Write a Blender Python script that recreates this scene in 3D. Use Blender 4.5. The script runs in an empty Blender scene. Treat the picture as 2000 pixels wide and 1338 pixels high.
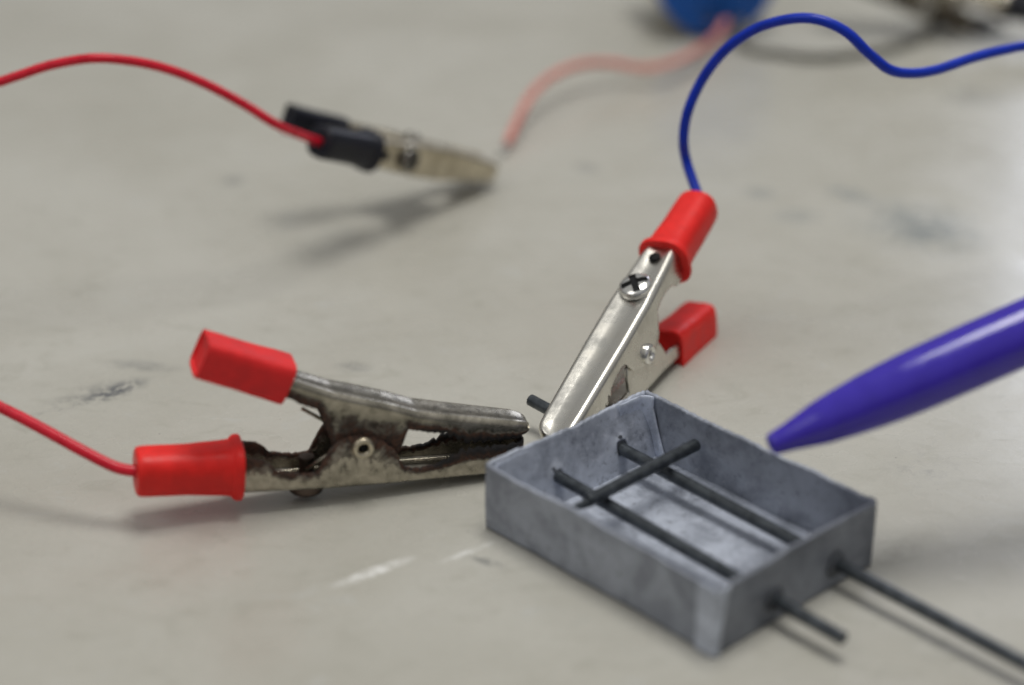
import bpy, bmesh, math, random
from mathutils import Vector, Matrix, noise
random.seed(4)
# 1 Blender unit = 1 cm
sc = bpy.context.scene
sc.unit_settings.system = 'METRIC'; sc.unit_settings.scale_length = 0.01
COL = sc.collection
# ------------------------------------------------------------ camera
FPX, PITCH, HC = 4215.0, math.radians(26.6), 17.3
CAM = Vector((0, -34.5, HC))
VR = Vector((1, 0, 0)); VF = Vector((0, math.cos(PITCH), -math.sin(PITCH))); VU = Vector((0, math.sin(PITCH), math.cos(PITCH)))
cd = bpy.data.cameras.new('camera'); cam = bpy.data.objects.new('camera', cd); COL.objects.link(cam)
cam.location = CAM; cam.rotation_euler = (math.pi/2 - PITCH, 0, 0)
cd.sensor_width = 36; cd.lens = 36*FPX/2000; cd.clip_start = 0.5; cd.clip_end = 2000
cd.dof.use_dof = True; cd.dof.focus_distance = 35.0
cd.dof.aperture_fstop = 0.068; cd.dof.aperture_blades = 7
sc.camera = cam
def at(px, py, d=None, z=None):
    """world point seen at a pixel of the 2000 px photograph, at depth d or height z"""
    r = VF + VR*((px-1000)/FPX) - VU*((py-669)/FPX)
    if d is None: d = (z-HC)/r.z
    return CAM + r*d
def camdir(v):                       # (right, up, toward camera) -> world
    return (VR*v[0] + VU*v[1] - VF*v[2]).normalized()
# ------------------------------------------------------------ world (a dim room) and lamps
w = bpy.data.worlds.new('World'); sc.world = w; w.use_nodes = True
nt = w.node_tree; nt.nodes.clear()
def N(nt, t, **k):
    n = nt.nodes.new(t)
    for a, b in k.items():
        if a.startswith('i_'): n.inputs[a[2:].replace('_', ' ')].default_value = b
        else: setattr(n, a, b)
    return n
tc = N(nt, 'ShaderNodeTexCoord'); sx = N(nt, 'ShaderNodeSeparateXYZ'); rp = N(nt, 'ShaderNodeValToRGB')
bg = N(nt, 'ShaderNodeBackground'); ow = N(nt, 'ShaderNodeOutputWorld')
mr = N(nt, 'ShaderNodeMapRange'); mr.inputs['From Min'].default_value = -1
nt.links.new(tc.outputs['Generated'], sx.inputs[0]); nt.links.new(sx.outputs['Z'], mr.inputs[0])
nt.links.new(mr.outputs[0], rp.inputs[0]); nt.links.new(rp.outputs[0], bg.inputs[0]); nt.links.new(bg.outputs[0], ow.inputs[0])
cr = rp.color_ramp; cr.elements[0].position = 0.45; cr.elements[0].color = (.10, .10, .10, 1)
cr.elements[1].position = 1; cr.elements[1].color = (.60, .605, .60, 1)
e = cr.elements.new(0.56); e.color = (.17, .17, .175, 1)
e = cr.elements.new(0.75); e.color = (.44, .44, .435, 1)
bg.inputs[1].default_value = 0.70
def area(name, loc, target, size, sizey, power, col):
    l = bpy.data.lights.new(name, 'AREA'); l.shape = 'RECTANGLE'; l.size = size; l.size_y = sizey; l.energy = power; l.color = col
    o = bpy.data.objects.new(name, l); COL.objects.link(o); o.location = loc
    o.rotation_euler = (Vector(target)-Vector(loc)).to_track_quat('-Z', 'Y').to_euler(); return o
area('ceiling_lamp', (10, 5, 92), (2, 0, 0), 40, 30, 48000, (1, .98, .94))
area('ceiling_lamp_front', (-70, -42, 88), (0, 0, 0), 56, 50, 15000, (1, .98, .95))
area('window_lamp', (45, 106, 46), (10, 6, 0), 16, 26, 9500, (.80, .85, 1))
sc.view_settings.view_transform = 'Standard'; sc.view_settings.look = 'None'
sc.view_settings.exposure = 0; sc.view_settings.gamma = 1
sc.cycles.use_denoising = True
# ------------------------------------------------------------ material helpers
def mat(name):
    m = bpy.data.materials.new(name); m.use_nodes = True; nt = m.node_tree
    b = nt.nodes['Principled BSDF']; return m, nt, b
def lk(nt, a, b): nt.links.new(a, b)
def mix(nt, fac, c1, c2, mode='MIX'):
    n = nt.nodes.new('ShaderNodeMix'); n.data_type = 'RGBA'; n.blend_type = mode
    for k, v in ((0, fac), (6, c1), (7, c2)):
        if hasattr(v, 'links'): lk(nt, v, n.inputs[k])
        else: n.inputs[k].default_value = v if k == 0 else (*v[:3], 1)
    return n.outputs[2]
def math_(nt, op, a, b=0.0, clamp=False):
    n = nt.nodes.new('ShaderNodeMath'); n.operation = op; n.use_clamp = clamp
    for k, v in ((0, a), (1, b)):
        if hasattr(v, 'links'): lk(nt, v, n.inputs[k])
        else: n.inputs[k].default_value = v
    return n.outputs[0]
def rng(nt, v, a, b, c=0.0, d=1.0):
    n = nt.nodes.new('ShaderNodeMapRange'); lk(nt, v, n.inputs[0]); n.interpolation_type = 'SMOOTHSTEP'
    for i, x in enumerate((a, b, c, d)): n.inputs[i+1].default_value = x
    return n.outputs[0]
def noi(nt, scale, detail=4, rough=.55, coord=None, dist=0.0, sc3=None):
    n = nt.nodes.new('ShaderNodeTexNoise'); n.inputs['Scale'].default_value = scale
    n.inputs['Detail'].default_value = detail; n.inputs['Roughness'].default_value = rough; n.inputs['Distortion'].default_value = dist
    if coord is None: coord = nt.nodes.new('ShaderNodeTexCoord').outputs['Object']
    if sc3:
        mp = nt.nodes.new('ShaderNodeMapping'); mp.inputs['Scale'].default_value = sc3; lk(nt, coord, mp.inputs[0]); coord = mp.outputs[0]
    lk(nt, coord, n.inputs['Vector']); return n.outputs['Fac']
def bump(nt, b, h, strength, dist):
    n = nt.nodes.new('ShaderNodeBump'); n.inputs['Strength'].default_value = strength; n.inputs['Distance'].default_value = dist
    lk(nt, h, n.inputs['Height']); lk(nt, n.outputs[0], b.inputs['Normal'])
def plastic(name, col, rough=.4, sss=0.0, var=.12, bm=.01):
    m, nt, b = mat(name)
    n1 = noi(nt, 3.5, 5); n2 = noi(nt, 26, 3)
    c = mix(nt, rng(nt, n1, .3, .7), [x*(1-var) for x in col], [min(1, x*(1+var)) for x in col])
    c = mix(nt, rng(nt, noi(nt, 8, 6, .75, dist=.8), .60, .74, 0, .35), c, [x*.35+.02 for x in col])          # handling grime
    lk(nt, c, b.inputs['Base Color']); lk(nt, rng(nt, n1, .3, .75, rough-.06, rough+.1), b.inputs['Roughness'])
    if sss:
        b.inputs['Subsurface Weight'].default_value = sss; b.inputs['Subsurface Radius'].default_value = (.10, .03, .02); b.inputs['Subsurface Scale'].default_value = 1
    b.inputs['Specular IOR Level'].default_value = .3; bump(nt, b, n2, .35, bm); return m
M_RED = plastic('red_plastic', (.80, .022, .018), .42, .15, .08)
M_REDTOP = plastic('red_plastic_dull', (.74, .024, .026), .5, .15, .08)
M_REDWIRE = plastic('red_wire_insulation', (.62, .012, .032), .3, 0, .1, .004)
M_PALEWIRE = plastic('pale_red_wire_insulation', (.62, .24, .20), .5, 0, .1, .004)
M_BLUEWIRE = plastic('blue_wire_insulation', (.004, .03, .42), .33, 0, .1, .004)
M_GREYWIRE = plastic('grey_wire_insulation', (.12, .115, .095), .5, 0, .1, .004)
M_BLACK = plastic('black_plastic', (.012, .013, .02), .38, 0, .2)
M_BLUE = plastic('blue_plastic', (.010, .115, .50), .5, 0, .2)
M_PEN = plastic('violet_pen_plastic', (.040, .020, .40), .15, .0, .06, .003)
M_PENIN = plastic('pen_bore_shade', (.01, .006, .06), .6)  # pen plastic darkened to paint the shade inside its tip
M_PEN.node_tree.nodes['Principled BSDF'].inputs['Specular IOR Level'].default_value = .6
M_DARK = plastic('hollow_shade', (.008, .008, .009), .8)  # near-black stand-in for the shade inside holes and slots
def metal(name, col, rough, dirt=0.0):
    m, nt, b = mat(name); b.inputs['Metallic'].default_value = 1
    n1 = noi(nt, 2.2, 6, .65); n2 = noi(nt, 14, 4)
    c = mix(nt, rng(nt, n1, .42, .72, 0, dirt), col, [x*.35 for x in (col[0], col[1]*.9, col[2]*.7)])
    lk(nt, c, b.inputs['Base Color']); lk(nt, rng(nt, n1, .3, .7, rough*.8, rough*1.5), b.inputs['Roughness'])
    bump(nt, b, n2, .15, .01); return m
M_NICKEL = metal('nickel_plate', (.72, .70, .645), .24, .25)
M_SCREW = metal('bright_screw', (.86, .85, .82), .12, .3)
M_DULLNI = metal('tarnished_nickel', (.60, .54, .42), .3, .5)
def rusty(name, bias=0.0, dull=0.0):
    m, nt, b = mat(name)
    at_ = N(nt, 'ShaderNodeAttribute', attribute_name='wear')
    n1 = noi(nt, 3.2, 8, .7, dist=.6); n2 = noi(nt, 17, 5, .7); n3 = noi(nt, 7, 5, .6)
    v = math_(nt, 'ADD', math_(nt, 'MULTIPLY', at_.outputs['Fac'], .46), math_(nt, 'MULTIPLY', n1, .97))
    v = math_(nt, 'ADD', v, math_(nt, 'MULTIPLY', n2, .22))
    v = math_(nt, 'ADD', v, math_(nt, 'MULTIPLY', rng(nt, at_.outputs['Fac'], .13, .3), bias))
    sxx = nt.nodes.new('ShaderNodeSeparateXYZ'); lk(nt, nt.nodes.new('ShaderNodeTexCoord').outputs['Object'], sxx.inputs[0])
    v = math_(nt, 'ADD', v, math_(nt, 'MULTIPLY', math_(nt, 'MULTIPLY', rng(nt, sxx.outputs['X'], -.7, -1.3), rng(nt, at_.outputs['Fac'], .35, .9)), .32))  # darker on the edges towards the nose
    k = rng(nt, v, .80, 1.0)                     # rust coverage
    dark = rng(nt, v, 1.08, 1.4)
    plate = mix(nt, rng(nt, n1, .35, .65), (.50, .46, .38), (.27, .25, .20))
    plate = mix(nt, math_(nt, 'MULTIPLY', rng(nt, at_.outputs['Fac'], .0, .35), dull), plate, (.15, .14, .115))
    plate = mix(nt, math_(nt, 'MULTIPLY', math_(nt, 'MULTIPLY', rng(nt, n3, .5, .62), rng(nt, at_.outputs['Fac'], -.1, .35, .1, 1)), min(1, dull+.3)), plate, (.07, .062, .05))
    rust = mix(nt, rng(nt, n2, .38, .62), (.022, .015, .012), (.105, .044, .023))
    rust = mix(nt, dark, rust, (.008, .007, .008))
    lk(nt, mix(nt, k, plate, rust), b.inputs['Base Color'])
    lk(nt, rng(nt, k, 0, .7, .92, 0.0), b.inputs['Metallic'])
    lk(nt, rng(nt, math_(nt, 'ADD', k, math_(nt, 'MULTIPLY', n3, .3)), .05, .9, .24, .75), b.inputs['Roughness'])
    h = math_(nt, 'MULTIPLY', math_(nt, 'ADD', n2, n3), math_(nt, 'ADD', k, .08)); bump(nt, b, h, .8, .035); return m
M_DSCREW = metal('screw_dark_reflection', (.26, .25, .23), .14, .3)  # chrome with a dark reflection put into its base colour
M_BOLT = metal('blackened_screw', (.13, .10, .085), .38, .7)
M_RUST = rusty('rusted_plate'); M_RUST2 = rusty('heavily_rusted_plate', .10, .7)
def graphite(name, tint=1.0, spread=1.0):
    m, nt, b = mat(name)
    n1 = noi(nt, 1.3, 7, .62, dist=.4); n2 = noi(nt, 9, 6, .7); n3 = noi(nt, 2.0, 5, .6, sc3=(1, 1, 3.2)); n4 = noi(nt, 40, 3)
    c = mix(nt, rng(nt, n1, .33, .66), (.150*tint, .163*tint, .192*tint), (.255*tint, .275*tint, .318*tint))
    c = mix(nt, rng(nt, n3, .56, .76, 0, .5*spread), c, (.075, .078, .095))
    c = mix(nt, rng(nt, n2, .52, .74, 0, .55), c, (.31*tint, .32*tint, .36*tint))
    c = mix(nt, rng(nt, n2, .46, .30, 0, .5), c, (.08, .083, .10))
    lk(nt, c, b.inputs['Base Color']); b.inputs['Metallic'].default_value = .35
    lk(nt, rng(nt, n2, .3, .7, .42, .62), b.inputs['Roughness'])
    bump(nt, b, math_(nt, 'ADD', n2, math_(nt, 'MULTIPLY', n4, .4)), .5, .02); return m
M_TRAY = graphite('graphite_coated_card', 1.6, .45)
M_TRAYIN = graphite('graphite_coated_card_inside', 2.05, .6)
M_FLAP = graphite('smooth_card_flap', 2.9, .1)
M_TRAYSHADE = graphite('graphite_coated_card_shaded', 1.15, .5)  # darker copy, paints the shade on the end wall facing away
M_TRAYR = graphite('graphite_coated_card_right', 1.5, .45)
M_LIP = graphite('shaded_torn_edge', .45, .5)  # torn card, darkened to paint the shade round the rod holes
def rodm():
    m, nt, b = mat('graphite_rod_surface')
    n1 = noi(nt, 5, 5); n2 = noi(nt, 40, 3)
    lk(nt, mix(nt, rng(nt, n1, .3, .7), (.034, .040, .046), (.080, .091, .102)), b.inputs['Base Color'])
    b.inputs['Metallic'].default_value = .45; b.inputs['Roughness'].default_value = .28; bump(nt, b, n2, .3, .004); return m
M_ROD = rodm()
def tablem():
    m, nt, b = mat('worn_table_laminate')
    co = nt.nodes.new('ShaderNodeTexCoord').outputs['Object']
    n1 = noi(nt, .13, 5, .6, co, .5); n2 = noi(nt, 1.1, 6, .6, co, 1.2, (1, 1.7, 1)); n3 = noi(nt, 9, 4, .6, co)
    c = mix(nt, rng(nt, n1, .3, .7), (.435, .420, .366), (.520, .508, .458))
    c = mix(nt, rng(nt, n2, .5, .8, 0, .5), c, (.34, .33, .275))
    c = mix(nt, rng(nt, n2, .42, .2, 0, .6), c, (.52, .53, .51))
    c = mix(nt, rng(nt, n3, .35, .7, 0, .10), c, (.30, .30, .27))
    c = mix(nt, rng(nt, noi(nt, 34, 3, .6, co), .35, .7, 0, .16), c, (.26, .26, .23))
    # fine dark specks of graphite
    vo = nt.nodes.new('ShaderNodeTexVoronoi'); vo.inputs['Scale'].default_value = 2.6; lk(nt, co, vo.inputs['Vector'])
    sp = math_(nt, 'MULTIPLY', rng(nt, vo.outputs['Distance'], .07, .03), rng(nt, noi(nt, .9, 2, .5, co), .55, .66))
    c = mix(nt, math_(nt, 'MULTIPLY', sp, .55), c, (.10, .10, .10))
    # thin veins of the printed marble pattern
    nv = noi(nt, .42, 5, .6, co, 2.0, (1, 1.5, 1))
    vein = rng(nt, math_(nt, 'ABSOLUTE', math_(nt, 'SUBTRACT', nv, .5)), .012, 0)
    vein = math_(nt, 'MULTIPLY', vein, rng(nt, noi(nt, .35, 2, .5, co), .5, .68))
    c = mix(nt, math_(nt, 'MULTIPLY', vein, .08), c, (.25, .25, .23))
    grain = noi(nt, 5.5, 6, .75, co, .5)
    # pencil smudges, dirt, grey streaks, one chalky scuff and the pen's painted shadow, each with its own place and shape on the laminate
    def mark(p1, p2, width, col, amt, lo, hi):
        nonlocal c
        a, bb = at(*p1, z=0), at(*p2, z=0); mid = (a+bb)/2; L = (bb-a).length/2
        mp = nt.nodes.new('ShaderNodeMapping'); mp.vector_type = 'TEXTURE'
        mp.inputs['Location'].default_value = mid; mp.inputs['Rotation'].default_value = (0, 0, math.atan2((bb-a).y, (bb-a).x))
        mp.inputs['Scale'].default_value = (L, width, 1); lk(nt, co, mp.inputs[0])
        ln = nt.nodes.new('ShaderNodeVectorMath'); ln.operation = 'LENGTH'; lk(nt, mp.outputs[0], ln.inputs[0])
        f = math_(nt, 'MULTIPLY', rng(nt, ln.outputs['Value'], 1.0, .15), rng(nt, math_(nt, 'ADD', math_(nt, 'MULTIPLY', grain, .5), math_(nt, 'MULTIPLY', noi(nt, 2.4, 6, .7, mp.outputs[0], .4), .5)), lo+.02, hi-.03))
        c = mix(nt, math_(nt, 'MULTIPLY', f, amt), c, col); return f
    G = (.13, .135, .14)
    mark((140, 795), (300, 735), .34, G, 1.0, .42, .56)
    mark((40, 820), (180, 780), .2, G, .35, .45, .65)
    mark((1640, 385), (1960, 505), 1.7, (.20, .22, .22), .75, .36, .62)
    mark((1730, 425), (1900, 470), .8, (.20, .22, .22), .8, .35, .6)
    mark((1600, 360), (1720, 400), .5, (.20, .22, .22), .7, .35, .6)
    mark((1440, 370), (1530, 385), .5, (.2, .22, .22), .7, .3, .7)
    mark((1490, 430), (1620, 415), .6, (.2, .22, .22), .6, .3, .7)
    mark((1870, 160), (1930, 220), 1.0, (.22, .22, .2), .6, .3, .6)
    mark((900, 1085), (1000, 1110), .13, G, .75, .38, .6)
    mark((430, 345), (480, 362), .4, G, .5, .3, .6)
    mark((1120, 335), (1170, 320), .5, G, .4, .3, .6)
    mark((640, 712), (740, 722), .3, G, .4, .35, .6)
    mark((180, 706), (375, 724), .3, G, .45, .35, .6)  # long faint grey streak
    mark((60, 805), (320, 730), .5, G, .45, .42, .6)
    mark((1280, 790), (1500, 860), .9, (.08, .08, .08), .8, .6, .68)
    mark((1700, 930), (1900, 900), .9, (.2, .2, .2), .4, .45, .7)  # pen's soft shadow, painted into the table colour
    mark((1720, 1060), (1800, 1100), 1.0, (.25, .24, .2), .5, .3, .7)  # soft darker patch beside the tray
    f1 = mark((625, 1155), (830, 1080), .17, (.86, .86, .84), .95, .38, .60)
    f2 = mark((840, 1108), (985, 1050), .10, (.80, .80, .78), .7, .42, .58)
    lk(nt, c, b.inputs['Base Color'])
    b.inputs['Roughness'].default_value = .34; b.inputs['IOR'].default_value = 1.45
    lk(nt, rng(nt, noi(nt, .8, 4, .5, co), .3, .7, .19, .31), b.inputs['Roughness'])
    bump(nt, b, math_(nt, 'ADD', n2, math_(nt, 'MULTIPLY', n3, .3)), .12, .02)
    return m
M_TABLE = tablem()
# ------------------------------------------------------------ mesh helpers
def link(name, bm, m, parent=None, smooth=True, solid=0, bev=0, sub=0, offset=0):
    me = bpy.data.meshes.new(name); bm.to_mesh(me); bm.free(); me.materials.append(m)
    if smooth: me.polygons.foreach_set('use_smooth', [True]*len(me.polygons))
    o = bpy.data.objects.new(name, me); COL.objects.link(o)
    if parent: o.parent = parent
    if sub: x = o.modifiers.new('sub', 'SUBSURF'); x.levels = x.render_levels = sub
    if solid: x = o.modifiers.new('solid', 'SOLIDIFY'); x.thickness = solid; x.offset = offset; x.use_even_offset = False
    if bev: x = o.modifiers.new('bev', 'BEVEL'); x.width = bev; x.segments = 2; x.limit_method = 'ANGLE'; x.angle_limit = math.radians(40)
    if smooth and (solid or bev): x = o.modifiers.new('wn', 'WEIGHTED_NORMAL'); x.keep_sharp = False
    return o
def thing(name, label, cat, group=None, M=None):
    o = bpy.data.objects.new(name, None); COL.objects.link(o); o.empty_display_size = .3
    if M is not None: o.matrix_world = M
    o['label'] = label; o['category'] = cat
    if group: o['group'] = group
    return o
def spline(pts, seg=10):
    """centripetal-like smooth curve through the points"""
    P = [Vector(p) for p in pts]; P = [P[0]*2-P[1]] + P + [P[-1]*2-P[-2]]; out = []
    for i in range(1, len(P)-2):
        a, b, c, d = P[i-1:i+3]
        for k in range(seg):
            t = k/seg
            out.append(.5*((2*b) + (c-a)*t + (2*a-5*b+4*c-d)*t*t + (3*b-a-3*c+d)*t**3))
    out.append(P[-2]); return out
def sweep(bm, path, rad, n=14, exps=2.0, up=Vector((0, 0, 1)), caps=True, ry=None, jit=0):
    """tube along a path; rad (and ry) a number or a function of the 0..1 position; exps a superellipse exponent"""
    rings = []; L = len(path); nrm = None
    for i, p in enumerate(path):
        t = (path[min(i+1, L-1)] - path[max(i-1, 0)]).normalized()
        if nrm is None:
            nrm = up - t*up.dot(t)
            if nrm.length < 1e-4: nrm = t.orthogonal()
        nrm = (nrm - t*nrm.dot(t)).normalized(); bi = t.cross(nrm); u = i/(L-1)
        rz = rad(u) if callable(rad) else rad; rb = rz if ry is None else (ry(u) if callable(ry) else ry)
        ring = []
        for k in range(n):
            a = 2*math.pi*k/n; ca, sa = math.cos(a), math.sin(a)
            q = (abs(ca)**exps + abs(sa)**exps)**(-1/exps) if exps != 2 else 1
            j = 1 + (random.uniform(-jit, jit) if jit else 0)
            ring.append(bm.verts.new(p + nrm*(ca*q*rz*j) + bi*(sa*q*rb*j)))
        rings.append(ring)
    for a, b in zip(rings, rings[1:]):
        for k in range(n): bm.faces.new((a[k], a[(k+1) % n], b[(k+1) % n], b[k]))
    if caps:
        bm.faces.new(rings[0][::-1]); bm.faces.new(rings[-1])
    return rings
def lathe(bm, prof, n=32, M=Matrix()):
    """profile [(r, z)] spun round local z"""
    rings = []
    for r, z in prof:
        rings.append([bm.verts.new(M @ Vector((r*math.cos(2*math.pi*k/n), r*math.sin(2*math.pi*k/n), z))) for k in range(n)] if r > 1e-6 else [bm.verts.new(M @ Vector((0, 0, z)))])
    for a, b in zip(rings, rings[1:]):
        for k in range(n):
            f = [a[k % len(a)], a[(k+1) % len(a)], b[(k+1) % len(b)], b[k % len(b)]]
            f = list(dict.fromkeys(f))
            if len(f) > 2: bm.faces.new(f)
def frame(origin, X, Z):
    X = X.normalized(); Z = (Z - X*Z.dot(X)).normalized(); Y = Z.cross(X)
    M = Matrix((X, Y, Z)).transposed().to_4x4(); M.translation = origin; return M
def interp(tab, s):
    if s <= tab[0][0]: return tab[0][1]
    for (a, x), (b, y) in zip(tab, tab[1:]):
        if s <= b: return x + (y-x)*((s-a)/(b-a) if b > a else 1)
    return tab[-1][1]
# ------------------------------------------------------------ table
bm = bmesh.new()
for v in ((-260, -160, 0), (260, -160, 0), (260, 320, 0), (-260, 320, 0)): bm.verts.new(v)
bm.faces.new(bm.verts)
t_ = link('table_top', bm, M_TABLE, smooth=False); t_['kind'] = 'structure'
# ------------------------------------------------------------ crocodile clips
# local frame: origin on the rivet, +x to the wire end, z from jaw A (screw, wire) towards jaw B, y the width
A_G = [(-2.62, -.20), (-1.92, -.21), (-1.6, -.22), (-1.42, -.33), (-1.17, -.44), (-1.0, -.47), (-.80, -.47), (-.68, -.42), (-.50, -.08), (-.36, .04), (-.20, .13), (.03, .19), (.23, .18), (.38, .12), (.50, .02), (.59, -.17), (.68, -.385), (.9, -.41), (1.10, -.395), (1.32, -.33), (1.52, -.15), (1.8, -.09), (2.6, -.1), (3.3, -.2)]
A_F = [(-2.65, -.705), (3.4, -.69)]
B_F = [(-2.64, .10), (-2.45, .135), (-1.55, .31), (-.88, .45), (-.38, .635), (.47, .89), (1.13, 1.165), (1.36, 1.30), (1.9, 1.52), (2.45, 1.76)]
B_G = [(-2.62, -.07), (-2.53, -.13), (-1.73, -.12), (-1.36, .06), (-.98, .15), (-.72, .21), (-.665, -.02), (-.6, -.2), (.42, -.15), (.51, .2), (.60, .40), (.63, .55), (.66, .66), (.90, .745), (1.2, .91), (1.9, 1.2), (2.4, 1.42)]
def jaw(name, F, G, wid, s0, s1, teeth, m, parent, rough_edge, groove):
    st = [s0 + x for x in (0, .015, .04, .08, .13, .19, .26)]
    s = st[-1]
    while s < s1: s += .035; st.append(min(s, s1))
    bm = bmesh.new(); lay = bm.verts.layers.float.new('wear'); rows = []
    for i, s in enumerate(st):
        f, g = interp(F, s), interp(G, s); sg = 1 if g > f else -1; w_ = interp(wid, s)
        t = min(1, (s-s0)/.26); rd = math.sqrt(max(0, 1-(1-t)**2))
        hw = w_/2*(.45 + .55*rd); f2 = f + sg*.10*(1-rd)
        if teeth[0] < s < teeth[1]: g += sg*((.05 if i % 4 < 2 else -.03)*(.45 if rough_edge > .012 else 1) + random.uniform(-1.6, 1.2)*rough_edge)
        if abs(g-f2) < .06: g = f2 + sg*.06
        je = random.uniform(-1, 1)*rough_edge
        r = min(.085, abs(g-f2)*.5, hw*.5); row = []
        def side(sy):
            q = [(sy*hw, g + je*sg, 1.0)]
            for k in (.8, .6, .4, .2): q.append((sy*hw, f2+sg*r + (g-f2-sg*r)*k, k))
            for k in range(5):
                a = k/4*math.pi/2
                q.append((sy*(hw-r+r*math.cos(a)), f2+sg*(r-r*math.sin(a)), 0.0))
            return q
        L = side(-1); R = side(1)[::-1]
        mids = [((-hw+r) + (2*hw-2*r)*k, f2 + sg*groove*math.sin(math.pi*k), .12) for k in (.25, .5, .75)]
        pts = L + mids + R
        for y, z, wv in pts:
            v = bm.verts.new((s, y, z)); v[lay] = wv; row.append(v)
        rows.append(row)
    for a, b in zip(rows, rows[1:]):
        for k in range(len(a)-1): bm.faces.new((a[k], b[k], b[k+1], a[k+1]))
    bm.faces.new(rows[0])
    return link(name, bm, m, parent, solid=.055, offset=0)
def sleeve(name, path, hz, hy, m, parent, exps, collar, closed_r):
    """insulating sleeve: hz/hy half heights along the path; a rolled collar at the mouth; hollow at both ends"""
    bm = bmesh.new(); n = 36; up = Vector((0, 0, 1)); p0, p1 = Vector(path[0]), Vector(path[1]); t = (p1-p0).normalized()
    up = (up - t*t.z).normalized(); bi = t.cross(up); L = (p1-p0).length
    prof = []                                     # (distance, scale, extra)
    if collar: prof += [(0.03, .80, 0), (0, .86, .0), (0, 1.0, collar*.8), (.025, 1, collar), (.10, 1, collar), (.135, 1, collar*.7), (.17, 1, .012)]
    else: prof += [(0.05, .80, 0), (0, .84, 0), (0, .97, 0), (.02, 1, 0)]
    for k in range(1, 12): prof.append((.2+(L-.3)*k/12, 1 - (0.02*math.sin(math.pi*k/12)), 0))
    if closed_r: prof += [(L-.09, 1, 0), (L-.03, .965, 0), (L, .89, 0), (L, .5, 0), (L, closed_r, 0), (L-.15, closed_r*.9, 0)]
    else: prof += [(L-.02, 1, 0), (L, .975, 0), (L, .84, 0), (L-.05, .80, 0), (L-.06, .3, 0)]
    rings = []
    for d, sc_, ex in prof:
        u = d/L; c = p0 + t*d; rz = (hz[0]+(hz[1]-hz[0])*u); ry = (hy[0]+(hy[1]-hy[0])*u); ring = []
        for k in range(n):
            a = 2*math.pi*(k+.5)/n; ca, sa = math.cos(a), math.sin(a)
            q = (abs(ca)**exps + abs(sa)**exps)**(-1/exps)
            wob = 1 + .022*noise.noise(Vector((d*2.2, ca*1.5, sa*1.5+hz[0]*9))) + .008*noise.noise(Vector((d*8, ca*4, sa*4)))
            ring.append(bm.verts.new(c + up*(ca*q*(rz*sc_+ex)*wob) + bi*(sa*q*(ry*sc_+ex)*wob)))
        rings.append(ring)
    for a, b in zip(rings, rings[1:]):
        for k in range(n): bm.faces.new((a[k], a[(k+1) % n], b[(k+1) % n], b[k]))
    bm.faces.new(rings[0]); bm.faces.new(rings[-1][::-1])
    bmesh.ops.recalc_face_normals(bm, faces=bm.faces)
    o = link(name, bm, m, parent); x = o.modifiers.new('bev', 'BEVEL'); x.width = .018; x.segments = 2; x.limit_method = 'ANGLE'; x.angle_limit = math.radians(35)
    x = o.modifiers.new('wn', 'WEIGHTED_NORMAL'); return o
def screw(parent, m, loc, r=.285, h=.17, flip=-1):
    bm = bmesh.new(); n, k_ = 96, 26; rings = []
    base = [bm.verts.new((loc[0]+r*.97*math.cos(2*math.pi*k/n), r*.97*math.sin(2*math.pi*k/n), loc[2])) for k in range(n)]
    rings.append(base)
    for j in range(k_, 0, -1):
        rr = r*j/k_; ring = []
        for k in range(n):
            x, y = rr*math.cos(2*math.pi*k/n), rr*math.sin(2*math.pi*k/n)
            z = h*(.45 + .55*math.sqrt(max(0, 1-(rr/r)**2)))
            x2, y2 = x*.8-y*.6, x*.6+y*.8
            if (abs(x2) < .055 or abs(y2) < .055) and rr < r*.80: z -= .15
            ring.append(bm.verts.new((loc[0]+x, y, loc[2]+flip*z)))
        rings.append(ring)
    for a, b in zip(rings, rings[1:]):
        for k in range(n): bm.faces.new((a[k], a[(k+1) % n], b[(k+1) % n], b[k]))
    bm.faces.new(rings[-1])
    # washer and shank
    lathe(bm, [(0, 0), (r*.8, 0), (r*.8, .05), (.12, .05), (.12, .45), (0, .45)], 32, Matrix.Translation((loc[0], 0, loc[2]-.03)) @ Matrix.Diagonal((1, 1, 1, 1)))
    bmesh.ops.recalc_face_normals(bm, faces=bm.faces)
    cx = bmesh.new()
    for an in (0, math.pi/2):
        bmesh.ops.create_cube(cx, size=1, matrix=Matrix.Translation((loc[0], 0, loc[2]+flip*(h-.095))) @ Matrix.Rotation(an-math.atan2(.6, .8), 4, 'Z') @ Matrix.Diagonal((r*1.45, .10, .06+.004*an, 1)))
    o = link('screw', bm, m, parent); link('recess_shade', cx, M_DARK, o, smooth=False)  # dark bars laid in the slots as their shade
    x = o.modifiers.new('es', 'EDGE_SPLIT'); x.split_angle = math.radians(38); return o
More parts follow.
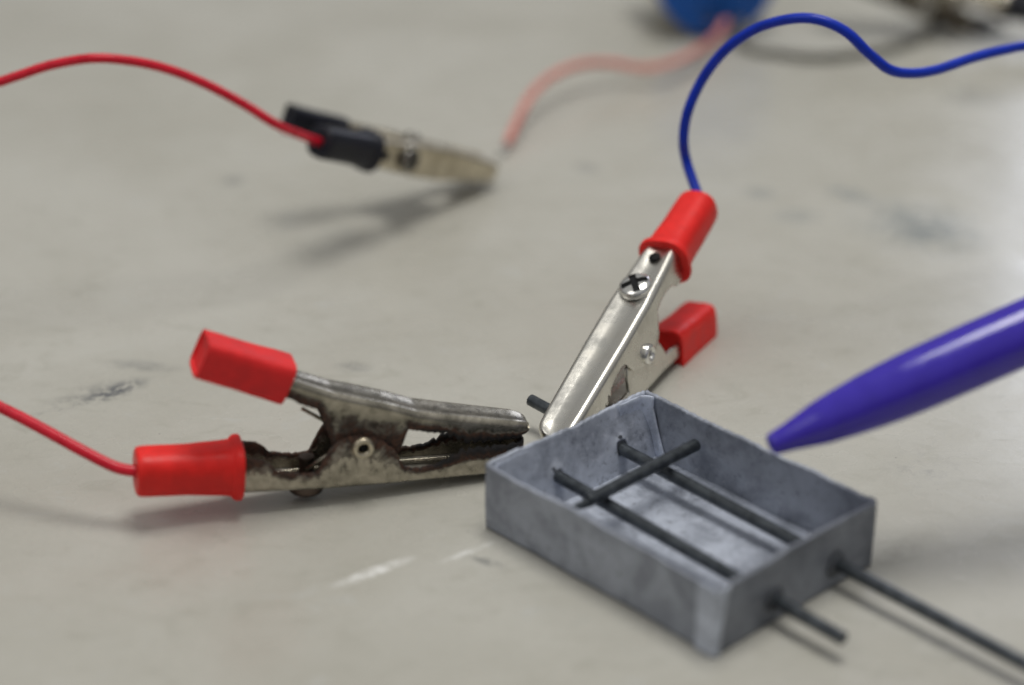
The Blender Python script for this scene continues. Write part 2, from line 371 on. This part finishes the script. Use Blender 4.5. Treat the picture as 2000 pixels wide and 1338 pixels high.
def clip(name, label, M, plate, inner, rivm, scrm, sleeves, edge, wirem, wire_r, wire_pts, hole=True, exps=(2.7, 5.0), ph=.34, ps=0.0, tipw=.62):
    r = thing(name, label, 'crocodile clip', 'crocodile clips on leads', M)
    jaw('wire_jaw', A_F, A_G, [(-2.62, tipw), (-2.2, tipw+.04), (-.5, .72), (.5, .72), (1.5, .60), (2.2, .5)], -2.65, 2.1, (-2.5, -1.3), plate, r, edge, .05)
    jaw('press_jaw', B_F, B_G, [(-2.72, .50), (-2, .54), (0, .59), (1.0, .52), (1.6, .42)], -2.74, 1.45, (-2.5, -1.3), inner, r, edge, .02)
    sleeve('wire_sleeve', [(1.83, 0, -.385), (3.44, 0, -.315)], (.405, .36), (.40, .36), sleeves[0], r, exps[0], .075, .34)
    sleeve('press_sleeve', [(1.14+ps, 0, 1.07+ps*.2), (2.47+ps, 0, 1.61+ps*.4)], (ph, ph-.02), (.345, .335), sleeves[1], r, exps[1], 0, 0)
    # rivet: hollow tubular pin through the four cheeks, rolled lip on each side
    bm = bmesh.new()
    half = [(.0, .20), (.065, .20), (.072, .40), (.09, .455), (.125, .475), (.165, .455), (.182, .40), (.15, .33)]
    lathe(bm, [(a, b) for a, b in half] + [(a, -b) for a, b in half[::-1]], 28, Matrix.Rotation(-math.pi/2, 4, 'X'))
    bmesh.ops.recalc_face_normals(bm, faces=bm.faces); rv = link('rivet', bm, rivm, r)
    bm = bmesh.new(); lathe(bm, [(0, -.401), (.068, -.401), (.068, .401), (0, .401)], 20, Matrix.Rotation(math.pi/2, 4, 'X'))
    link('bore_shade', bm, M_DARK, rv)  # dark plug painting the shade inside the rivet
    # torsion spring coiled on the pin between the cheeks
    bm = bmesh.new(); turns = 4
    pts = [Vector((.2*math.cos(a), -.19 + .38*(a/(2*math.pi*turns)), .2*math.sin(a))) for a in [2*math.pi*turns*k/96 for k in range(97)]]
    pts = [Vector((.85, -.19, .45))] + pts + [Vector((.85, .19, -.42))]
    sweep(bm, pts, .032, 8); link('spring', bm, inner, r)
    screw(r, scrm, (.80, 0, -.705), h=.25 if edge > .012 else .18)
    if hole:
        bm = bmesh.new(); lathe(bm, [(0, 0), (.10, 0), (.10, .03), (0, .03)], 26, Matrix.Translation((1.60, 0, -.705-.029)))
        link('hole_shade', bm, M_DARK, r)  # black disc on the plate, paints the dark of a hole
    # lead
    Mi = M.inverted(); q = spline([Mi @ p for p in wire_pts], 12)
    bm = bmesh.new(); sweep(bm, q, wire_r, 14); link('wire', bm, wirem, r)
    return r
# rusty clip on the left, lying on its screw
X = Vector((-.95851, -.27759, .06489)); Z = Vector((.0623, .0181, .9979)); O = at(708, 872, d=33.28)
ML = frame(O, X, Z); ML.translation = O - ML.to_3x3() @ Vector((0, .36, 0))
W0 = ML @ Vector((3.2, 0, -.31)); W1 = ML @ Vector((3.46, 0, -.30))
clip('crocodile_clip', 'rusty crocodile clip with red sleeves lying left of the grey tray', ML, M_RUST, M_RUST2, M_DULLNI, M_BOLT, (M_RED, M_REDTOP), .014, M_REDWIRE, .09,
     [W0, W1] + [at(x, y, d=d) for x, y, d in ((222, 911, 32.75), (160, 880, 32.8), (100, 847, 32.9), (50, 820, 33), (0, 795, 33.1), (-60, 765, 33.2), (-160, 730, 33.5))])
# bright clip with the blue lead, standing up from the rod behind the tray
A = (.427, .686, -.588); pv = (.85, -.527, 0)
Av = camdir(A); p3 = camdir(pv); p3 = (p3 - Av*p3.dot(Av)).normalized(); q3 = Av.cross(p3)
if q3.dot(VF) > 0: q3 = -q3
th = math.radians(37); nv = q3*math.cos(th) - p3*math.sin(th)
MH = frame(at(1262, 691, d=36.35), Av, -nv); MH.translation = MH.translation - MH.to_3x3() @ Vector((0, .36, 0))
clip('crocodile_clip', 'shiny clean crocodile clip with red sleeves and a blue wire, leaning behind the tray', MH, M_NICKEL, M_NICKEL, M_SCREW, M_SCREW, (M_RED, M_RED), 0.0, M_BLUEWIRE, .092,
     [MH @ Vector((3.1, 0, -.3)), MH @ Vector((3.46, 0, -.3))] + [at(x, y, d=d) for x, y, d in ((1342, 320, 38.6), (1335, 270, 38.4), (1345, 213, 38.2), (1375, 150, 38), (1420, 95, 37.6), (1480, 55, 37.2), (1545, 37, 36.8), (1600, 39, 36.6), (1652, 62, 36.6), (1700, 107, 36.8), (1738, 136, 37), (1780, 143, 37.2), (1830, 136, 37.5), (1900, 113, 38), (1960, 98, 38.3), (2020, 89, 38.6), (2150, 95, 39))], ph=.41, ps=-.05)
# clip with black sleeves, nose on the table
def posed(px, py, d, A, n, s=1.0):
    M = frame(at(px, py, d=d), camdir(A), -camdir(n)); return M @ Matrix.Scale(s, 4)
MB = posed(796, 299, 43.4, (-.58, .03, .81), (.66, -.36, .64), .88)
clip('crocodile_clip', 'blurred crocodile clip with black sleeves and a red wire, nose resting on the table', MB, M_DULLNI, M_DULLNI, M_DSCREW, M_DSCREW, (M_BLACK, M_BLACK), 0.0, M_REDWIRE, .10,
     [MB @ Vector((3.1, 0, -.3)), MB @ Vector((3.46, 0, -.3))] + [at(x, y, d=d) for x, y, d in ((545, 246, 39.6), (480, 206, 39.2), (405, 166, 38.8), (330, 136, 38.5), (255, 119, 38.2), (180, 114, 38), (100, 127, 38), (35, 148, 38), (-30, 168, 38), (-150, 190, 38))], ph=.28, tipw=.42)
# clip with a black sleeve at the upper right corner
MC = posed(1818, -12, 53.6, (.95, -.25, .18), (-.15, .45, .85), 1.0)
clip('crocodile_clip', 'dark crocodile clip with a black sleeve cut off by the upper right corner', MC, M_RUST, M_RUST, M_SCREW, M_SCREW, (M_BLACK, M_BLACK), 0.01, M_BLACK, .10,
     [MC @ Vector((3.1, 0, -.3)), MC @ Vector((3.46, 0, -.3)), MC @ Vector((4.5, 0, -.3)), MC @ Vector((6, .5, -.5))])
# ------------------------------------------------------------ tray
TH = 1.12; TW, TL = 3.47, 4.69
Lc = at(948, 905, z=TH); Lc.z = 0
ua = math.radians(43.0)
MT = Matrix.Translation(Lc) @ Matrix.Rotation(ua, 4, 'Z')      # local x: along the far end wall, local -y: along the long sides
tray = thing('tray', 'grey open box tray like a matchbox drawer, with two long graphite rods through its ends', 'tray', None, MT)
def rimz(x, y): return TH + .055*noise.noise(Vector((x*.8, y*.8, 3))) + .02*noise.noise(Vector((x*3, y*3, 5))) + .008*noise.noise(Vector((x*9, y*9, 1)))
def wall(name, p0, p1, inward, holes, m, z0=0.02, t=.055, lean=0.0, rag=0.0, bow=0.0, round0=0, round1=0):
    """upright sheet from p0 to p1 in the tray's plane; holes are (distance, height, radius)"""
    p0, p1 = Vector(p0), Vector(p1); L = (p1-p0).length; d = (p1-p0)/L; nx, nz = int(L/.045), 26
    bm = bmesh.new(); g = {}
    for i in range(nx+1):
        for j in range(nz+1):
            s, v = L*i/nx, j/nz
            kill = False
            top = rimz(*(p0+d*s).xy) + (random.uniform(-rag, rag))
            z = z0 + (top-z0)*v
            for hs, hz, hr in holes:
                ds, dz = s-hs, z-hz; rr = math.hypot(ds, dz); Rb = hr*2.1
                if rr < 1e-3: rr = 1e-3; ds = 1e-3
                if rr < .02: kill = True
                if rr < Rb:
                    a = math.atan2(dz, ds); h2 = hr*(1+.28*noise.noise(Vector((math.cos(a)*1.4, math.sin(a)*1.4, hs*3))))
                    rn = h2 + (Rb-h2)*(rr/Rb); s += ds/rr*(rn-rr); z += dz/rr*(rn-rr)
            q = p0 + d*s; inn = bow*math.sin(math.pi*min(1, max(0, s/L))) + lean*(1-v) + .022*noise.noise(Vector((q.x*.8+7, q.y*.8, v*1.5)))
            for hs, hz, hr in holes:                       # card pushed out and curled round the holes
                rr = math.hypot(s-hs, z-hz); inn += .05*math.exp(-(rr/(hr*1.6))**2)
            q = q + inward_v(inward)*inn
            if not kill: g[i, j] = bm.verts.new((q.x, q.y, z))
    for i in range(nx):
        for j in range(nz):
            ks = [(i, j), (i+1, j), (i+1, j+1), (i, j+1)]
            if all(k in g for k in ks): bm.faces.new([g[k] for k in ks])
    for v in [v for v in bm.verts if not v.link_faces]: bm.verts.remove(v)
    return link(name, bm, m, tray, solid=t, offset=0)
def inward_v(i): return Vector({'+x': (1, 0, 0), '-x': (-1, 0, 0), '+y': (0, 1, 0), '-y': (0, -1, 0)}[i])
MTi = MT.inverted()
# rods first, in world space
ZB, ZF = .52, .39
def fit(p, q, za, zb): return at(*p, z=za), at(*q, z=zb)
r1a, r1b = fit((1036, 781), (2030, 1312), .51, .32); r2a, r2b = fit((1012, 886), (1648, 1248), .53, .35)
def cross_end(a, b, ylocal):
    A_, B_ = MTi @ a, MTi @ b; t = (ylocal-A_.y)/(B_.y-A_.y); return (A_ + (B_-A_)*t).x
hb1, hb2 = cross_end(r1a, r1b, -.25), cross_end(r2a, r2b, -.25); hf1, hf2 = cross_end(r1a, r1b, -TL), cross_end(r2a, r2b, -TL)
def zrod(x, y):                      # height of the rod that passes the tray's plane point (x, y)
    a, b = (r1a, r1b) if x in (hb1, hf1) else (r2a, r2b); A_, B_ = MTi @ a, MTi @ b
    return (A_ + (B_-A_)*((y-A_.y)/(B_.y-A_.y))).z
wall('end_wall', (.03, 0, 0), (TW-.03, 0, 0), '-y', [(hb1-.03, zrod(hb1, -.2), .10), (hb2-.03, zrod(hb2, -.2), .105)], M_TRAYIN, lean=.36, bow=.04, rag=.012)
wall('end_wall', (.05, -TL, 0), (TW-.03, -TL, 0), '+y', [(hf1-.05, ZF, .125), (hf2-.05, ZF, .14)], M_TRAYSHADE, lean=0, bow=.02)
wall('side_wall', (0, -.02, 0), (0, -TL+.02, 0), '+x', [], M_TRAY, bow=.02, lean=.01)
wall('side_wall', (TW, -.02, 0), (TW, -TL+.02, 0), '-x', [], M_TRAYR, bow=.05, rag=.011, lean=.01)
# floor of the tray, slightly wavy
bm = bmesh.new(); g = [[bm.verts.new((.03+(TW-.06)*i/40, -.03-(TL-.06)*j/54, .07+.02*noise.noise(Vector((i*.12, j*.12, 0))))) for j in range(55)] for i in range(41)]
for i in range(40):
    for j in range(54): bm.faces.new((g[i][j], g[i][j+1], g[i+1][j+1], g[i+1][j]))
link('tray_floor', bm, M_TRAYIN, tray, solid=.05)
# folded corner flaps: a thin sheet bent round an inner or outer corner
def flap(name, corner, d1, d2, l1, l2f, rad, off, m, zlo, zhi, t=.03):
    """runs l1 along d1 and l2f(v) along d2 from the corner, bent with a radius; off = shift away from the walls"""
    bm = bmesh.new(); c = Vector(corner); d1, d2 = Vector(d1), Vector(d2); rows = []; n, nz = 22, 16
    for j in range(nz+1):
        v = j/nz; l1v = l1(v) if callable(l1) else l1; l2 = l2f(v); row = []; arc = rad*math.pi/2; tot = (l1v-rad)+arc+max(0.02, l2-rad)
        cc = c + (d1+d2)*off
        for i in range(n+1):
            s = tot*i/n
            if s < l1v-rad: q = cc + d1*(l1v-s)
            elif s < l1v-rad+arc:
                a = (s-(l1v-rad))/arc*math.pi/2; q = cc + d1*(rad-rad*math.sin(a)) + d2*(rad-rad*math.cos(a))
            else: q = cc + d2*(rad + s-(l1v-rad+arc))
            q = q + (d1+d2)*.012*noise.noise(Vector((s*2, v*2, l1v)))
            row.append(bm.verts.new((q.x, q.y, zlo+(zhi(q.x, q.y)-zlo)*v)))
        rows.append(row)
    for a, b in zip(rows, rows[1:]):
        for k in range(n): bm.faces.new((a[k], a[k+1], b[k+1], b[k]))
    return link(name, bm, m, tray, solid=t)
flap('corner_flap', (TW, 0, 0), (-1, 0, 0), (0, -1, 0), lambda v: .50+.10*v, lambda v: .52-.40*v**.8, .16, .085, M_FLAP, .10, lambda x, y: rimz(x, y)-.004)
flap('corner_flap', (0, -TL, 0), (0, 1, 0), (1, 0, 0), .35, lambda v: .10+.16*v**2, .07, -.045, M_FLAP, .015, lambda x, y: rimz(x, y)+.004)
flap('corner_flap', (0, 0, 0), (1, 0, 0), (0, -1, 0), lambda v: .25+.5*v, lambda v: .16, .14, .07, M_FLAP, .10, lambda x, y: rimz(x, y)-.06)
for hx, hy, sg in ((hb1, -.18, -1), (hb2, -.18, -1), (hf1, -TL, -1), (hf2, -TL, -1)):
    bm = bmesh.new(); rows = []
    for j in range(5):
        row = []
        for k in range(28):
            a = 2*math.pi*k/28; rr = .098 + (.03+.055*noise.noise(Vector((math.cos(a)*1.3, math.sin(a)*1.3, hx)))+.03)*j/4*1.5 + .006*random.random()
            row.append(bm.verts.new((hx + rr*math.cos(a), hy + sg*((.09 if hy > -1 else .045)-.03*j/4 + .006*random.random() - .004*j), zrod(hx, hy) + rr*math.sin(a))))
        rows.append(row)
    for a, b in zip(rows, rows[1:]):
        for k in range(28): bm.faces.new((a[k], a[(k+1) % 28], b[(k+1) % 28], b[k]))
    link('torn_lip', bm, M_LIP, tray, solid=.012)
# rods
def rod(name, label, a, b, r, broken=False):
    bm = bmesh.new(); d = (b-a); L = d.length; path = [a, a+d*(.01/L), a+d*(.025/L)] + [a+d*k/24 for k in range(1, 24)] + [b-d*(.025/L), b-d*(.01/L), b]
    mid = (a+b)/2
    R_ = lambda u: r*(.86 if u in (0, 1) else .97 if (u < .03 or u > .97) and (u*28 < 1.5 or (1-u)*28 < 1.5) else 1)
    sweep(bm, [p-mid for p in path], R_, 24)
    o = link(name, bm, M_ROD); o.location = mid; o['label'] = label; o['category'] = 'rod'; o['group'] = 'graphite rods'
    x = o.modifiers.new('wn', 'WEIGHTED_NORMAL'); return o
rod('graphite_rod', 'longest graphite rod, through both ends of the tray and out at lower right', r1a, r1b, .10)
rod('graphite_rod', 'graphite rod through the tray by its left side, ending just in front of it', r2a, r2b, .10)
# cross rod rests on both
zc = ZB + .19
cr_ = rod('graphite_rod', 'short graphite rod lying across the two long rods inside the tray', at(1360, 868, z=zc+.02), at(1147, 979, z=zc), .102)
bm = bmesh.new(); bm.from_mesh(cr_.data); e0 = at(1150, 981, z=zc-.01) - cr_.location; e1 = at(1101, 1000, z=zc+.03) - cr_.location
sweep(bm, [e0 + (e1-e0)*k/8 + Vector((0, 0, .003*math.sin(k*2.1))) for k in range(9)], lambda u: .055*(1-u)**.7 + .020, 8)      # thin spike added at its near end as the rod's shadow
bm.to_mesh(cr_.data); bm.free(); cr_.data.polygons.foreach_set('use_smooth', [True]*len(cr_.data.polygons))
# ------------------------------------------------------------ pen
pa, pb = at(1504, 870, d=30.9), at(2000, 650, d=31.2); ax = (pb-pa).normalized()
pen = thing('pen', 'violet ballpoint pen coming in from the right, its tip pointing at the tray', 'pen', None, frame(pa, ax, Vector((0, 0, 1))))
Mz = Matrix.Rotation(math.pi/2, 4, 'Y')
bm = bmesh.new()
prof = [(.06, .25), (.062, .04), (.075, .005), (.10, -.01), (.135, 0), (.152, .02), (.165, .06)]
prof += [(interp([(0, .155), (.3, .205), (.8, .32), (1.2, .375), (1.6, .418), (2.0, .445), (2.4, .462), (3.2, .472), (5, .475)], s*.1), s*.1) for s in range(1, 50)]
prof += [(.475, 9.0), (.47, 9.05), (.46, 9.06)]
lathe(bm, prof, 48, Mz); bmesh.ops.recalc_face_normals(bm, faces=bm.faces); link('barrel', bm, M_PEN, pen)
bm = bmesh.new(); lathe(bm, [(0, .05), (.066, .05), (.066, .3), (0, .3)], 24, Mz); link('tip_bore_shade', bm, M_PENIN, pen)  # dark plug set in the tip as its inner shade
bm = bmesh.new(); lathe(bm, [(.46, 9.0), (.465, 9.06), (.465, 12.5), (.44, 12.8), (.2, 12.9), (0, 12.9)], 40, Mz); link('cap_end', bm, M_PEN, pen)
# ------------------------------------------------------------ small round motor in the background
rad = 1.58; mc = at(1402, 77, z=.02) + Vector((0, .1, rad))
ax = Vector((.22, -.97, -.02)).normalized()
MM = frame(mc, ax, Vector((0, 0, 1)))
mot = thing('motor', 'blurred small round motor with a blue end cap, at the top edge of the photo', 'motor', None, MM)
bm = bmesh.new(); lathe(bm, [(0, .22), (.3, .24), (.34, .10), (1.1, .10), (1.15, .05), (1.44, .03), (1.53, -.03), (1.55, -.2), (1.55, -.75)], 56, Mz); bmesh.ops.recalc_face_normals(bm, faces=bm.faces); link('end_cap', bm, M_BLUE, mot)
bm = bmesh.new(); lathe(bm, [(1.5, -.5), (1.58, -.55), (1.58, -2.4), (1.5, -2.5), (0, -2.5)], 56, Mz); bmesh.ops.recalc_face_normals(bm, faces=bm.faces); link('metal_can', bm, M_DULLNI, mot)
for sy in (-.35, .45):
    bm = bmesh.new()
    bmesh.ops.create_cube(bm, size=1, matrix=Matrix.Translation((.2, sy, -1.05)) @ Matrix.Diagonal((.35, .22, .06, 1))); link('terminal', bm, M_RUST, mot, smooth=False, bev=.01)
MMi = MM.inverted()
def mwire(pts, r, m):
    q = spline([MMi @ p for p in pts], 12); bm = bmesh.new(); sweep(bm, q, r, 12); link('wire', bm, m, mot)
t1 = MM @ Vector((.34, .1, -1.05)); t2 = MM @ Vector((.34, .45, -1.05))
mwire([t1] + [at(x, y, z=z) for x, y, z in ((1395, 75, .35), (1350, 106, .45), (1300, 127, .5), (1250, 133, .45), (1190, 123, .6), (1130, 127, .7), (1075, 151, .7), (1035, 190, .6), (1010, 238, .4), (991, 280, .2))], .098, M_PALEWIRE)
tip = spline([MMi @ at(x, y, z=z) for x, y, z in ((993, 276, .2), (986, 290, .14), (976, 303, .08))], 6); bm = bmesh.new(); sweep(bm, tip, .06, 8); link('bare_end', bm, M_SCREW, mot)
mwire([t2] + [at(x, y, z=.14) for x, y in ((1455, 90), (1520, 104), (1600, 111), (1680, 104), (1760, 88), (1806, 68), (1824, 48), (1814, 25), (1790, 4), (1760, -30))], .095, M_GREYWIRE)
